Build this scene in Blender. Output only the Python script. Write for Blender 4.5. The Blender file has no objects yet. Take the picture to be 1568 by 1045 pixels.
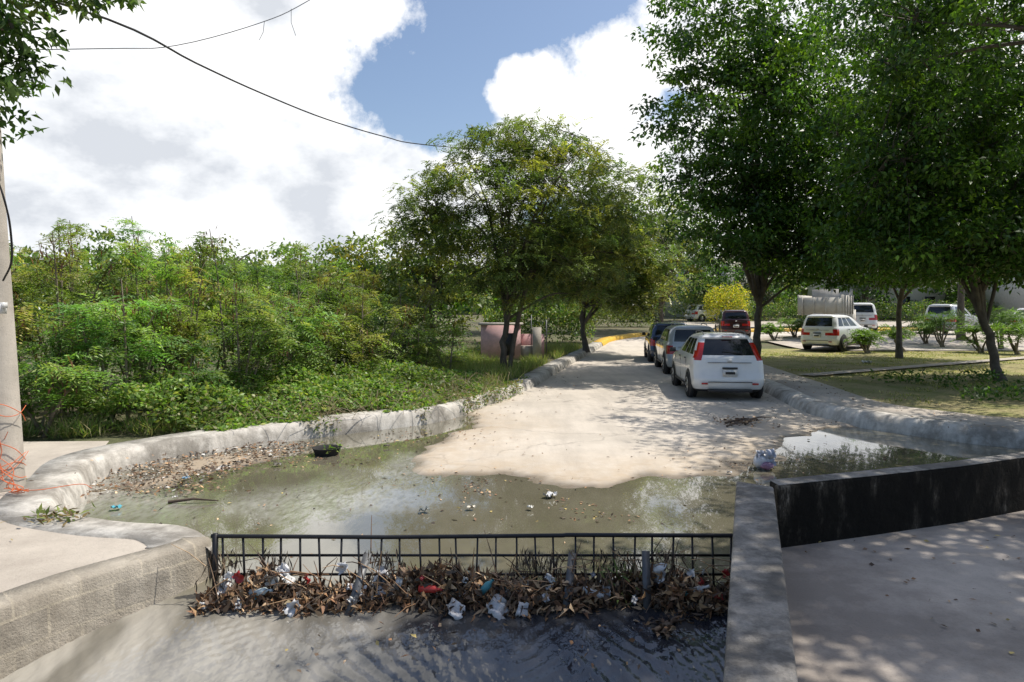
import bpy, math, random
import numpy as np
from mathutils import Vector
rng=np.random.default_rng(7); random.seed(7)
S=bpy.context.scene
COL=S.collection
# ---------------------------------------------------------------- helpers
class Q:
    def __init__(s): s.V=[];s.F=[];s.C=[];s.n=0
    def add(s,v,f,c=(1,1,1)):
        v=np.asarray(v,float).reshape(-1,3); f=np.asarray(f,int).reshape(-1,4)
        c=np.asarray(c,float)
        if c.ndim==1: c=np.tile(c,(len(v),1))
        s.V.append(v);s.F.append(f+s.n);s.C.append(c);s.n+=len(v)
    def obj(s,name,mat,parent=None,smooth=False):
        v=np.concatenate(s.V);f=np.concatenate(s.F);c=np.concatenate(s.C)
        me=bpy.data.meshes.new(name)
        me.vertices.add(len(v));me.vertices.foreach_set('co',v.astype(np.float32).ravel())
        me.loops.add(len(f)*4);me.loops.foreach_set('vertex_index',f.astype(np.int32).ravel())
        me.polygons.add(len(f));me.polygons.foreach_set('loop_start',np.arange(0,len(f)*4,4,dtype=np.int32))
        me.update(calc_edges=True)
        if smooth: me.polygons.foreach_set('use_smooth',np.ones(len(f),bool))
        a=me.color_attributes.new('Col','FLOAT_COLOR','POINT')
        a.data.foreach_set('color',np.c_[c,np.ones(len(c))].astype(np.float32).ravel())
        me.materials.append(mat)
        o=bpy.data.objects.new(name,me);COL.objects.link(o)
        if parent: o.parent=parent
        return o
def empty(name,loc=(0,0,0),rz=0):
    e=bpy.data.objects.new(name,None);COL.objects.link(e);e.location=loc;e.rotation_euler=(0,0,rz);e.empty_display_size=.3
    return e
def poly(name,verts,faces,mat,parent=None,smooth=False):
    me=bpy.data.meshes.new(name);me.from_pydata([tuple(v) for v in verts],[],faces);me.update()
    if smooth:
        for p in me.polygons:p.use_smooth=True
    me.materials.append(mat)
    o=bpy.data.objects.new(name,me);COL.objects.link(o)
    if parent:o.parent=parent
    return o
def nrm(a): return a/(np.linalg.norm(a,axis=-1,keepdims=True)+1e-9)
def rotz(a):
    c,s=math.cos(a),math.sin(a);return np.array([[c,-s,0],[s,c,0],[0,0,1]])
def rotx(a):
    c,s=math.cos(a),math.sin(a);return np.array([[1,0,0],[0,c,-s],[0,s,c]])
def roty(a):
    c,s=math.cos(a),math.sin(a);return np.array([[c,0,s],[0,1,0],[-s,0,c]])
BF=[[0,3,2,1],[4,5,6,7],[0,1,5,4],[1,2,6,5],[2,3,7,6],[3,0,4,7]]
def box(q,c,s,R=None,col=(1,1,1),taper=1.0):
    x,y,z=[k/2 for k in s]
    v=np.array([[-x,-y,-z],[x,-y,-z],[x,y,-z],[-x,y,-z],[-x*taper,-y*taper,z],[x*taper,-y*taper,z],[x*taper,y*taper,z],[-x*taper,y*taper,z]])
    if R is not None: v=v@np.asarray(R).T
    q.add(v+np.asarray(c),BF,col)
def tube(q,pts,rad,sides=6,col=(1,1,1)):
    pts=np.asarray(pts,float);n=len(pts)
    rad=np.broadcast_to(np.asarray(rad,float),(n,))
    t=nrm(np.gradient(pts,axis=0))
    ref=np.array([0,0,1.]) if abs(t[:,2]).mean()<.8 else np.array([1.,0,0])
    a=nrm(np.cross(t,ref));b=np.cross(t,a)
    th=np.linspace(0,2*np.pi,sides,endpoint=False)
    v=pts[:,None]+rad[:,None,None]*(np.cos(th)[None,:,None]*a[:,None]+np.sin(th)[None,:,None]*b[:,None])
    f=[]
    for i in range(n-1):
        for j in range(sides):
            k=(j+1)%sides
            f.append([i*sides+j,i*sides+k,(i+1)*sides+k,(i+1)*sides+j])
    q.add(v.reshape(-1,3),f,col)
def cr(pts,n=6):
    p=np.asarray(pts,float);p=np.vstack([2*p[0]-p[1],p,2*p[-1]-p[-2]]);out=[]
    for i in range(1,len(p)-2):
        for k in range(n):
            t=k/n;a,b,c,d=p[i-1],p[i],p[i+1],p[i+2]
            out.append(.5*((2*b)+(c-a)*t+(2*a-5*b+4*c-d)*t*t+(3*b-a-3*c+d)*t**3))
    out.append(p[-2]);return np.array(out)
def sd_poly(P,poly):
    A=np.asarray(poly);B=np.roll(A,-1,0)
    d=np.full(len(P),1e9);ins=np.zeros(len(P),bool)
    for a,b in zip(A,B):
        e=b-a;w=P-a;t=np.clip((w@e)/(e@e+1e-12),0,1)
        dd=np.linalg.norm(w-t[:,None]*e,axis=1);d=np.minimum(d,dd)
        c=((a[1]<=P[:,1])!=(b[1]<=P[:,1]))
        xi=a[0]+(P[:,1]-a[1])/(e[1] if abs(e[1])>1e-9 else 1e-9)*e[0]
        ins^=c&(P[:,0]<xi)
    return np.where(ins,-d,d)
def sstep(x,a,b):
    t=np.clip((x-a)/(b-a),0,1);return t*t*(3-2*t)
def rise(y):
    y=np.asarray(y,float);return np.where(y>30,.03*(np.minimum(y,90)-30),0)*sstep(y,28,40)
_gr=np.random.default_rng(3).random((64,64))
def vnoise(x,y,s):
    x=np.asarray(x)*s;y=np.asarray(y)*s
    xi=np.floor(x).astype(int);yi=np.floor(y).astype(int);fx=x-xi;fy=y-yi
    fx=fx*fx*(3-2*fx);fy=fy*fy*(3-2*fy)
    g=lambda a,b:_gr[a%64,b%64]
    return (g(xi,yi)*(1-fx)+g(xi+1,yi)*fx)*(1-fy)+(g(xi,yi+1)*(1-fx)+g(xi+1,yi+1)*fx)*fy
def fbm(x,y,s,o=4):
    r=0;a=.5
    for i in range(o): r=r+a*vnoise(x+i*7.3,y-i*3.1,s*2**i);a*=.5
    return r
# ---------------------------------------------------------------- materials
def newmat(name):
    m=bpy.data.materials.new(name);m.use_nodes=True;nt=m.node_tree
    b=nt.nodes['Principled BSDF'];return m,nt,b
def noise(nt,vec,scale,detail=6,rough=.6):
    n=nt.nodes.new('ShaderNodeTexNoise');n.inputs['Scale'].default_value=scale;n.inputs['Detail'].default_value=min(detail,6);n.inputs['Roughness'].default_value=rough
    if vec is not None: nt.links.new(vec,n.inputs['Vector'])
    return n.outputs['Fac']
def ramp(nt,fac,stops):
    r=nt.nodes.new('ShaderNodeValToRGB');e=r.color_ramp.elements
    while len(e)<len(stops): e.new(.5)
    for i,(p,c) in enumerate(stops):
        e[i].position=p;e[i].color=(*c,1) if hasattr(c,'__len__') else (c,c,c,1)
    nt.links.new(fac,r.inputs[0]);return r.outputs[0]
def mix(nt,f,a,b,mode='MIX'):
    n=nt.nodes.new('ShaderNodeMix');n.data_type='RGBA';n.blend_type=mode
    for s,v in ((n.inputs[0],f),(n.inputs[6],a),(n.inputs[7],b)):
        if hasattr(v,'is_linked'): nt.links.new(v,s)
        elif isinstance(v,(int,float)): s.default_value=v
        else: s.default_value=(*v,1)
    return n.outputs[2]
def mth(nt,op,a,b=0.):
    n=nt.nodes.new('ShaderNodeMath');n.operation=op
    for i,v in enumerate((a,b)):
        if hasattr(v,'is_linked'): nt.links.new(v,n.inputs[i])
        else: n.inputs[i].default_value=v
    return n.outputs[0]
def bump(nt,b,h,strength=.3,dist=.02):
    n=nt.nodes.new('ShaderNodeBump');n.inputs['Strength'].default_value=strength;n.inputs['Distance'].default_value=dist
    nt.links.new(h,n.inputs['Height']);nt.links.new(n.outputs[0],b.inputs['Normal'])
def pos(nt): return nt.nodes.new('ShaderNodeNewGeometry').outputs['Position']
def mapping(nt,vec,scale=(1,1,1),rot=(0,0,0)):
    mp=nt.nodes.new('ShaderNodeMapping');mp.inputs['Scale'].default_value=scale;mp.inputs['Rotation'].default_value=rot;nt.links.new(vec,mp.inputs[0]);return mp.outputs[0]
def colattr(nt):
    a=nt.nodes.new('ShaderNodeVertexColor');a.layer_name='Col';return a.outputs[0]
def concrete(name,c1,c2,stain=.5,stainc=(.1,.09,.075),sc=1.0,bs=.35,low=.35,high=.65,streak=0,blocks=False):
    m,nt,b=newmat(name);p=pos(nt)
    c=mix(nt,ramp(nt,noise(nt,p,1.3*sc,8,.65),[(.35,0),(.65,1)]),c1,c2)
    c=mix(nt,mth(nt,'MULTIPLY',ramp(nt,noise(nt,p,.8*sc,9,.7),[(low,0),(high,1)]),stain),c,stainc)
    if streak: c=mix(nt,mth(nt,'MULTIPLY',ramp(nt,noise(nt,mapping(nt,p,(4,4,.5)),1.5,7,.7),[(.45,0),(.7,1)]),streak),c,stainc)
    if blocks:
        sx=nt.nodes.new('ShaderNodeSeparateXYZ');nt.links.new(p,sx.inputs[0]);cb=nt.nodes.new('ShaderNodeCombineXYZ')
        nt.links.new(mth(nt,'ADD',mth(nt,'MULTIPLY',sx.outputs[0],.65),mth(nt,'MULTIPLY',sx.outputs[1],.76)),cb.inputs[0]);nt.links.new(sx.outputs[2],cb.inputs[1])
        br=nt.nodes.new('ShaderNodeTexBrick');nt.links.new(cb.outputs[0],br.inputs['Vector']);br.inputs['Scale'].default_value=1;br.inputs['Brick Width'].default_value=.42;br.inputs['Row Height'].default_value=.2;br.inputs['Mortar Size'].default_value=.012;br.inputs['Mortar Smooth'].default_value=.6
        br.inputs['Color1'].default_value=(.78,.78,.78,1);br.inputs['Color2'].default_value=(1.12,1.1,1.06,1);br.inputs['Mortar'].default_value=(1.3,1.28,1.2,1)
        k=mix(nt,ramp(nt,noise(nt,p,2.5,5,.6),[(.4,.15),(.6,.85)]),(1,1,1),br.outputs['Color'])
        c=mix(nt,1.,c,k,'MULTIPLY')
    f=noise(nt,p,70,4,.7)
    c=mix(nt,ramp(nt,f,[(.3,.3),(.46,0)]),c,(.07,.065,.055))
    nt.links.new(c,b.inputs['Base Color']);b.inputs['Roughness'].default_value=.85
    h=mth(nt,'ADD',mth(nt,'MULTIPLY',noise(nt,p,9,8,.7),.7),mth(nt,'MULTIPLY',f,.4));bump(nt,b,h,bs,.03)
    return m
def plain(name,c,rough=.6,metal=0,coat=0,var=.15):
    m,nt,b=newmat(name)
    c2=tuple(x*(1-var*2) for x in c)
    k=mix(nt,ramp(nt,noise(nt,pos(nt),6,6,.6),[(.35,0),(.7,1)]),c,c2)
    nt.links.new(k,b.inputs['Base Color']);b.inputs['Roughness'].default_value=rough;b.inputs['Metallic'].default_value=metal
    b.inputs['Coat Weight'].default_value=coat;b.inputs['Coat Roughness'].default_value=.05
    return m
def foliage(name,trans=.35,rough=.45):
    m,nt,b=newmat(name);c=colattr(nt)
    nt.links.new(c,b.inputs['Base Color']);b.inputs['Roughness'].default_value=rough
    b.inputs['Specular IOR Level'].default_value=.4
    t=nt.nodes.new('ShaderNodeBsdfTranslucent')
    nt.links.new(mix(nt,1.,c,(1.6,1.8,.6),'MULTIPLY'),t.inputs[0])
    ms=nt.nodes.new('ShaderNodeMixShader');ms.inputs[0].default_value=trans
    nt.links.new(b.outputs[0],ms.inputs[1]);nt.links.new(t.outputs[0],ms.inputs[2])
    nt.links.new(ms.outputs[0],nt.nodes['Material Output'].inputs[0]);return m
def vcol(name,rough=.7):
    m,nt,b=newmat(name);c=colattr(nt)
    c=mix(nt,.6,c,mix(nt,noise(nt,pos(nt),25,5,.6),(.45,.45,.45),(1.3,1.3,1.3)),'MULTIPLY')
    nt.links.new(c,b.inputs['Base Color']);b.inputs['Roughness'].default_value=rough;return m
M_LEAF=foliage('leaf_material');M_LITTER=vcol('litter_material',.7);M_PLASTIC=vcol('plastic_material',.35)
M_LEAFD=foliage('dense_leaf_material',.28,.35)
M_BARK=concrete('bark_material',(.10,.08,.06),(.18,.15,.12),.5,(.04,.035,.03),4,.8)
M_BARK2=concrete('stem_material',(.20,.16,.11),(.30,.25,.19),.4,(.09,.07,.05),4,.5)
M_KERB=concrete('kerb_concrete',(.66,.63,.57),(.49,.455,.40),.75,(.17,.155,.13),1.8,.5,.45,.60,.6)
M_PAVE=concrete('pavement_concrete',(.58,.52,.44),(.45,.40,.335),.5,(.24,.205,.17),1.0,.3)
M_PLAT=concrete('platform_concrete',(.56,.49,.42),(.40,.355,.31),.7,(.17,.145,.125),.9,.4,.38,.6)
M_WALL=concrete('wall_concrete',(.56,.50,.41),(.38,.34,.275),.6,(.18,.155,.12),1.8,.8,.38,.62,.5,True)
M_WALLTOP=concrete('weathered_wall_concrete',(.42,.39,.35),(.23,.215,.195),.8,(.08,.075,.068),4.0,.9,.42,.58)
M_POLE=concrete('pole_concrete',(.56,.51,.44),(.44,.40,.345),.4,(.2,.18,.15),1.5,.3)
M_METAL=plain('black_iron',(.025,.025,.028),.45,.3)
M_STRUT=plain('grey_steel',(.14,.145,.15),.5,.4)
M_YEL=plain('yellow_paint',(.75,.45,.04),.6)
M_GLASS,_n,_b=newmat('car_glass');_b.inputs['Base Color'].default_value=(.012,.014,.016,1);_b.inputs['Roughness'].default_value=.04;_b.inputs['Coat Weight'].default_value=.3
M_TIRE=plain('tire_rubber',(.02,.02,.02),.85);M_TRIM=plain('black_trim',(.03,.03,.032),.5);M_RIM=plain('rim_metal',(.45,.46,.47),.3,.8)
M_RED=plain('red_lamp',(.50,.02,.015),.15,0,.8);M_WHITE=plain('white_plastic',(.75,.75,.73),.4)
M_LAMPW=plain('clear_lamp',(.6,.62,.64),.1,.4,.8)
M_BLACK,nt,b=newmat('black_stained_wall')
p=pos(nt);mv=mapping(nt,p,(2.2,2.2,.8))
c=ramp(nt,noise(nt,mv,1.6,9,.72),[(.3,(.007,.0065,.006)),(.52,(.014,.0125,.010)),(.60,(.05,.043,.034)),(.67,(.24,.21,.17))])
nt.links.new(c,b.inputs['Base Color']);b.inputs['Roughness'].default_value=.9;b.inputs['Specular IOR Level'].default_value=.12;bump(nt,b,noise(nt,p,14,8,.7),.8,.04)
M_GROUND,nt,b=newmat('ground_soil');p=pos(nt)
c=mix(nt,ramp(nt,noise(nt,p,.7,8,.65),[(.38,0),(.6,1)]),(.10,.12,.045),(.19,.155,.10))
c=mix(nt,ramp(nt,noise(nt,p,14,5,.7),[(.4,0),(.65,.7)]),c,(.05,.055,.025))
nt.links.new(c,b.inputs['Base Color']);b.inputs['Roughness'].default_value=.95;bump(nt,b,noise(nt,p,8,8,.7),.8,.06)
M_LAWN,nt,b=newmat('lawn_grass');p=pos(nt)
c=mix(nt,ramp(nt,noise(nt,p,.9,8,.7),[(.36,0),(.58,1)]),(.24,.27,.06),(.45,.38,.18))
c=mix(nt,ramp(nt,noise(nt,p,25,5,.7),[(.4,0),(.65,.5)]),c,(.09,.09,.035))
nt.links.new(c,b.inputs['Base Color']);b.inputs['Roughness'].default_value=.95;bump(nt,b,noise(nt,p,30,6,.7),.8,.05)
M_ROAD,nt,b=newmat('road_concrete');p=pos(nt);ca=colattr(nt);sp=nt.nodes.new('ShaderNodeSeparateColor');nt.links.new(ca,sp.inputs[0])
c=mix(nt,ramp(nt,noise(nt,p,.5,9,.7),[(.38,0),(.62,1)]),(.62,.555,.47),(.49,.44,.37))
c=mix(nt,ramp(nt,noise(nt,mapping(nt,p,(1.8,.25,1),(0,0,.13)),1.2,7,.7),[(.45,0),(.72,.6)]),c,(.34,.305,.26))
c=mix(nt,ramp(nt,noise(nt,p,45,4,.7),[(.3,.25),(.44,0)]),c,(.2,.18,.15))
vo=nt.nodes.new('ShaderNodeTexVoronoi');vo.feature='DISTANCE_TO_EDGE';vo.inputs['Scale'].default_value=.3
wn=nt.nodes.new('ShaderNodeTexNoise');wn.inputs['Scale'].default_value=1.5;wn.inputs['Detail'].default_value=6;nt.links.new(p,wn.inputs['Vector'])
va=nt.nodes.new('ShaderNodeVectorMath');va.operation='MULTIPLY_ADD';nt.links.new(wn.outputs['Color'],va.inputs[0]);va.inputs[1].default_value=(1.2,1.2,0);nt.links.new(p,va.inputs[2]);nt.links.new(va.outputs[0],vo.inputs['Vector'])
c=mix(nt,ramp(nt,vo.outputs['Distance'],[(0,.45),(.006,0)]),c,(.16,.14,.12))
sandn=mth(nt,'MULTIPLY',sp.outputs[1],ramp(nt,noise(nt,p,3,7,.75),[(.3,.05),(.6,1)]))
c=mix(nt,mth(nt,'MULTIPLY',sandn,.8),c,(.44,.345,.235))
c=mix(nt,mth(nt,'MULTIPLY',sp.outputs[2],.7),c,mix(nt,noise(nt,p,9,6,.7),(.20,.15,.10),(.38,.31,.22)))
c=mix(nt,mth(nt,'MULTIPLY',sp.outputs[0],.75),c,(.13,.105,.075))
nt.links.new(c,b.inputs['Base Color'])
r=ramp(nt,sp.outputs[0],[(0,.85),(1,.2)]);nt.links.new(r,b.inputs['Roughness'])
h=mth(nt,'ADD',noise(nt,p,7,8,.7),mth(nt,'MULTIPLY',noise(nt,p,60,4,.7),.4));bump(nt,b,h,.25,.03)
# water
M_WATER,nt,b=newmat('murky_water');p=pos(nt)
ca=colattr(nt);sp=nt.nodes.new('ShaderNodeSeparateColor');nt.links.new(ca,sp.inputs[0])
fv=mapping(nt,p,(1,.42,1),(0,0,.30))
n1=noise(nt,fv,3.0,3,.5);n2=noise(nt,fv,15,4,.6);n3=noise(nt,fv,1.1,6,.65)
c=mix(nt,ramp(nt,n3,[(.35,0),(.65,1)]),(.125,.115,.075),(.175,.16,.115))
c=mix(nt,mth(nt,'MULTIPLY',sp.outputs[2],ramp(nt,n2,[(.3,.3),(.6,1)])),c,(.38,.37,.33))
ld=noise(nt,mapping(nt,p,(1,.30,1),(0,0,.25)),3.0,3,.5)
dk=mix(nt,ramp(nt,ld,[(.42,0),(.60,1)]),(.022,.025,.034),(.07,.07,.072))  # right-hand downstream water: shade and blue sky reflection painted into base colour
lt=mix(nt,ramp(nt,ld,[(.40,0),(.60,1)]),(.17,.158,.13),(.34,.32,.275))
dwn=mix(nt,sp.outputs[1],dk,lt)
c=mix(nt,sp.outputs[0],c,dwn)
nt.links.new(c,b.inputs['Base Color']);b.inputs['Roughness'].default_value=.02;b.inputs['IOR'].default_value=1.5
cw=mth(nt,'SUBTRACT',.6,mth(nt,'MULTIPLY',sp.outputs[0],.25));nt.links.new(cw,b.inputs['Coat Weight']);b.inputs['Coat Roughness'].default_value=.01
up=mth(nt,'MULTIPLY',mth(nt,'ADD',n1,mth(nt,'MULTIPLY',n2,.30)),mth(nt,'ADD',mth(nt,'MULTIPLY',sp.outputs[2],.28),.06))
up=mth(nt,'MULTIPLY',up,mth(nt,'SUBTRACT',1.,sp.outputs[0]))
fine=noise(nt,mapping(nt,p,(1,.6,1),(0,0,-.5)),22,1,.5)
bump(nt,b,mth(nt,'ADD',up,mth(nt,'MULTIPLY',mth(nt,'MULTIPLY',fine,sp.outputs[0]),.10)),1.0,.05)
# ---------------------------------------------------------------- world / sun / camera
SUN=Vector((.46,.14,.85)).normalized()
el=math.asin(SUN.z);az=math.atan2(SUN.x,SUN.y)
W=bpy.data.worlds.new('World');S.world=W;W.use_nodes=True;nt=W.node_tree;nt.nodes.clear()
out=nt.nodes.new('ShaderNodeOutputWorld')
sky=nt.nodes.new('ShaderNodeTexSky');sky.sky_type='NISHITA';sky.sun_disc=False;sky.sun_elevation=el;sky.sun_rotation=az;sky.dust_density=1.8;sky.ozone_density=1.5
bg=nt.nodes.new('ShaderNodeBackground');bg.inputs[1].default_value=.15;nt.links.new(sky.outputs[0],bg.inputs[0])
tc=nt.nodes.new('ShaderNodeTexCoord').outputs['Generated']
def d_of(u,v): return Vector(((u-784)/1045,1,(475-v)/1045)).normalized()
blobs=[(0,130,300),(200,60,230),(400,20,150),(330,280,220),(480,300,150),(620,290,80),(520,-30,80),(150,330,300),(850,215,120),(800,150,60),(960,110,95),(1060,60,120),(1350,200,300),(700,330,120),(1080,300,180),(-400,100,500),(1900,-300,500),(300,-700,330)]
F=None
for u,v,r in blobs:
    dn=nt.nodes.new('ShaderNodeVectorMath');dn.operation='DISTANCE';nt.links.new(tc,dn.inputs[0]);c0=d_of(u,v);dn.inputs[1].default_value=c0
    rr=r/1045*math.sqrt(c0.y)
    mr=nt.nodes.new('ShaderNodeMapRange');mr.inputs[1].default_value=0;mr.inputs[2].default_value=rr*1.3;mr.inputs[3].default_value=1;mr.inputs[4].default_value=0
    nt.links.new(dn.outputs['Value'],mr.inputs[0])
    F=mr.outputs[0] if F is None else mth(nt,'MAXIMUM',F,mr.outputs[0])
n=nt.nodes.new('ShaderNodeTexNoise');n.inputs['Scale'].default_value=6;n.inputs['Detail'].default_value=9;n.inputs['Roughness'].default_value=.62;nt.links.new(tc,n.inputs['Vector']);n=n.outputs['Fac']
F=mth(nt,'ADD',F,mth(nt,'MULTIPLY',mth(nt,'SUBTRACT',n,.5),1.5))
mask=ramp(nt,F,[(.24,0),(.40,1)])
sh=noise(nt,mapping(nt,tc,(1,1,1.7)),4.5,6,.6)
sh=mth(nt,'ADD',mth(nt,'MULTIPLY',sh,1.0),mth(nt,'MULTIPLY',mth(nt,'SUBTRACT',.7,F),.20))
cc=ramp(nt,sh,[(.34,(.60,.63,.68)),(.45,(.82,.84,.87)),(.55,(1,1,1))])
bg2=nt.nodes.new('ShaderNodeBackground');bg2.inputs[1].default_value=1.22;nt.links.new(cc,bg2.inputs[0])
ms=nt.nodes.new('ShaderNodeMixShader');nt.links.new(mask,ms.inputs[0]);nt.links.new(bg.outputs[0],ms.inputs[1]);nt.links.new(bg2.outputs[0],ms.inputs[2]);nt.links.new(ms.outputs[0],out.inputs[0])
sl=bpy.data.lights.new('sun','SUN');sl.energy=5.0;sl.angle=math.radians(.5);sl.color=(1,.94,.85)
so=bpy.data.objects.new('sun',sl);COL.objects.link(so);so.rotation_euler=SUN.to_track_quat('Z','Y').to_euler();so.location=(20,20,40)
cd=bpy.data.cameras.new('camera');cam=bpy.data.objects.new('camera',cd);COL.objects.link(cam);S.camera=cam
cd.sensor_width=36;cd.lens=24;cd.shift_y=-.0303;cd.clip_end=3000;cd.clip_start=.05
cam.location=(0,0,2.2);cam.rotation_euler=(math.pi/2,0,0)
S.view_settings.view_transform='Standard';S.view_settings.look='None';S.view_settings.exposure=0
# ---------------------------------------------------------------- layout
LB=cr([(-5.2,-1.5),(-3.75,2.6),(-3.05,4.5),(-2.42,5.45),(-2.45,5.85),(-2.9,6.25),(-3.6,6.4),(-4.35,6.75),(-4.7,7.3),(-4.95,8.0),(-5.3,8.9),(-5.0,9.8),(-3.9,11.2),(-2.6,12.3),(-1.4,13.4),(-.4,15.6),(.6,18.6),(1.7,23.7),(3.6,32.0),(5.0,37)],6)
LB2=cr([(5.0,37),(6.2,40.5),(9,44.5),(14,47.5),(22,49.5),(45,51)],6)
RB=cr([(45,45),(22,43.5),(15,41.5),(11,38),(8.6,33),(7.35,25),(6.5,18),(6.15,15.5),(6.05,14.3),(6.3,13),(6.9,12),(7.7,11.0),(9.3,10.3),(12,9.9)],6)
CORR=np.vstack([LB,LB2[1:],RB,[(12,8.9),(8,7.7),(5,6.6),(2.2,5.55),(1.9,5.5),(.81,2.57),(-.6,-1.5)]])
DRY=np.array([(-1.0,12.9),(-1.35,11.4),(-1.5,10.2),(-1.45,9.2),(-.7,8.85),(.53,8.5),(1.33,8.4),(2.27,8.6),(2.95,8.9),(3.7,9.7),(4.4,10.6),(5.4,11.9),(6.0,12.6),(9,13.0),(14,20),(20,40),(60,40),(60,60),(0,60),(-3,20)])
BAR=np.array([(-5.2,8.3),(-4.95,8.15),(-4.4,8.1),(-3.85,8.2),(-3.9,9.1),(-3.4,10.1),(-3.1,10.9),(-3.9,11.1),(-5.1,10)])
def gax(a,b,s,far,lo): 
    core=np.arange(a,b+1e-6,s)
    l=[a-2*1.45**k for k in range(1,17)];l=[x for x in l if x>lo];r=[b+2*1.45**k for k in range(1,18)];r=[x for x in r if x<far]
    return np.array(sorted(l)+list(core)+r)
gx=gax(-14,16,.2,900,-900);gy=gax(-3,56,.25,1500,-60)
X,Y=np.meshgrid(gx,gy);P=np.c_[X.ravel(),Y.ravel()]
def grid_faces(nx,ny):
    i=np.arange(nx-1)[None,:]+np.arange(ny-1)[:,None]*nx
    return np.stack([i,i+1,i+1+nx,i+nx],-1).reshape(-1,4)
sd=np.full(len(P),10.)
near=(np.abs(P[:,0])<50)&(P[:,1]<60);sd[near]=sd_poly(P[near],CORR)
k_=sstep(sd,.36,.62)
gz_=-1.5*(1-k_)+(.2+.05*(fbm(P[:,0],P[:,1],.6)-.5))*k_+rise(P[:,1])
q=Q();q.add(np.c_[P,gz_],grid_faces(len(gx),len(gy)));q.obj('ground',M_GROUND,smooth=True)
rx=np.arange(-6,14,.1);ry=np.arange(5.6,44,.1)
X,Y=np.meshgrid(rx,ry);P=np.c_[X.ravel(),Y.ravel()]
sc_=sd_poly(P,CORR);s1=sd_poly(P,DRY);s2=sd_poly(P,BAR)
nz=fbm(P[:,0],P[:,1],1.0,5)-.5
d=-s1+nz*1.5;zz=-.07+.11*sstep(d,-.5,.6)
zz=zz+.03*sstep(d,.3,3)
d2=-s2+nz*1.3;zb=-.07+.11*sstep(d2,-.3,.5)+.06*(fbm(P[:,0],P[:,1],3)-.5)
zz=np.maximum(zz,np.where(d2>-.3,zb,-1))
zz=np.maximum(zz,-.07)
zr=zz+rise(P[:,1])+.012*(fbm(P[:,0],P[:,1],3)-.5)
wet=1-sstep(zz+.02*(fbm(P[:,0],P[:,1],2.5,4)-.5),.0,.035);sand=np.maximum((1-sstep(d,.1,2.2)),sstep(d2,-.3,0)*1.0)
keep_v=sc_<.3
f=grid_faces(len(rx),len(ry));f=f[keep_v[f].all(1)]
q=Q();q.add(np.c_[P,zr],f,np.c_[wet,np.clip(sand,0,1),sstep(d2,-.4,0)]);q.obj('road',M_ROAD,smooth=True)
q=Q();
xs=np.arange(2,46,1.);ys=np.arange(37,53,.5);X,Y=np.meshgrid(xs,ys);P=np.c_[X.ravel(),Y.ravel()]
s_=sd_poly(P,CORR);f=grid_faces(len(xs),len(ys));f=f[(s_<.4)[f].all(1)]
q.add(np.c_[P,.055+rise(P[:,1])],f,(0,0,0));q.obj('side_street',M_ROAD)
wx=np.concatenate([np.arange(-6.4,-3.8,.06),np.arange(-3.8,2.0,.02),np.arange(2.0,13,.08)]);wy=np.concatenate([np.arange(-1,3.4,.12),np.arange(3.4,5.7,.018),np.arange(5.7,16,.1)])
X,Y=np.meshgrid(wx,wy);P=np.c_[X.ravel(),Y.ravel()]
x_,y_=P[:,0],P[:,1]
down=1-sstep(y_,5.0,5.6)
lev=-.05*down-.10*np.clip(5.1-y_,0,3)
wx_=x_+.10*(fbm(x_,y_,2.2,3)-.5)*2;wy_=y_+.14*(fbm(x_+9,y_,2.2,3)-.5)*2
m1=sstep(fbm(x_,y_*.6,1.6,3),.30,.60);m2=sstep(fbm(x_+5,y_*.6+3,1.9,3),.32,.60)
def crest(ph): s_=.5+.5*np.sin(ph);return s_**1.6-.42
wav=.0062*m1*crest(2*np.pi/.135*(wx_*.80+wy_*.60))+.0050*m2*crest(2*np.pi/.105*(-wx_*.62+wy_*.78))+.0022*crest(2*np.pi/.06*(wx_*.95+wy_*.2)+6*fbm(x_,y_,4,2))+.016*(fbm(x_*.9+y_*.3,y_*.5,2.6,2)-.4)
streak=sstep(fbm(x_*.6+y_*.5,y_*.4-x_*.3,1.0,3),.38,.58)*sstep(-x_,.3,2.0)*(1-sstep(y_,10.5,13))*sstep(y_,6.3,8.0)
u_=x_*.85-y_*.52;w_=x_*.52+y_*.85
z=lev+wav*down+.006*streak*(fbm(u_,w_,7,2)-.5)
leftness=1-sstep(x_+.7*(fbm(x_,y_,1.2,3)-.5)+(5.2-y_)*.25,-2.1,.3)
sw=sd_poly(P,CORR);f=grid_faces(len(wx),len(wy));f=f[(sw<.16)[f].all(1)]
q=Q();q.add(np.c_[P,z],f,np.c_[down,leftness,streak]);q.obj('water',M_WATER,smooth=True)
def extrude(name,pts,prof,sign,mat,zoff=0,rag=0.0):
    t=nrm(np.gradient(pts,axis=0));nn=np.c_[t[:,1],-t[:,0]]*sign
    v=[]
    for i in range(len(pts)):
        for j,(o,z) in enumerate(prof):
            k=rag*(vnoise(pts[i][0]*1.0+j,pts[i][1],2.1)-.5)
            pp=pts[i]+nn[i]*(o+k);v.append((pp[0],pp[1],z+zoff+float(rise(pts[i][1]))+k*.5))
    m=len(prof);f=grid_faces(m,len(pts));q=Q();q.add(v,f);return q.obj(name,mat,smooth=False)
def dens(p,s=.2):
    seg=np.linalg.norm(np.diff(p,axis=0),axis=1);c=np.r_[0,np.cumsum(seg)];t=np.arange(0,c[-1],s)
    return np.c_[np.interp(t,c,p[:,0]),np.interp(t,c,p[:,1])]
KP=[(0,-.75),(.03,-.03),(.07,.12),(.11,.22),(.15,.268),(.20,.283),(.60,.29),(.66,.1)]
iw=int(np.argmin(np.abs(LB[:,1]-5.6)+np.abs(LB[:,0]+2.4)))
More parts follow.
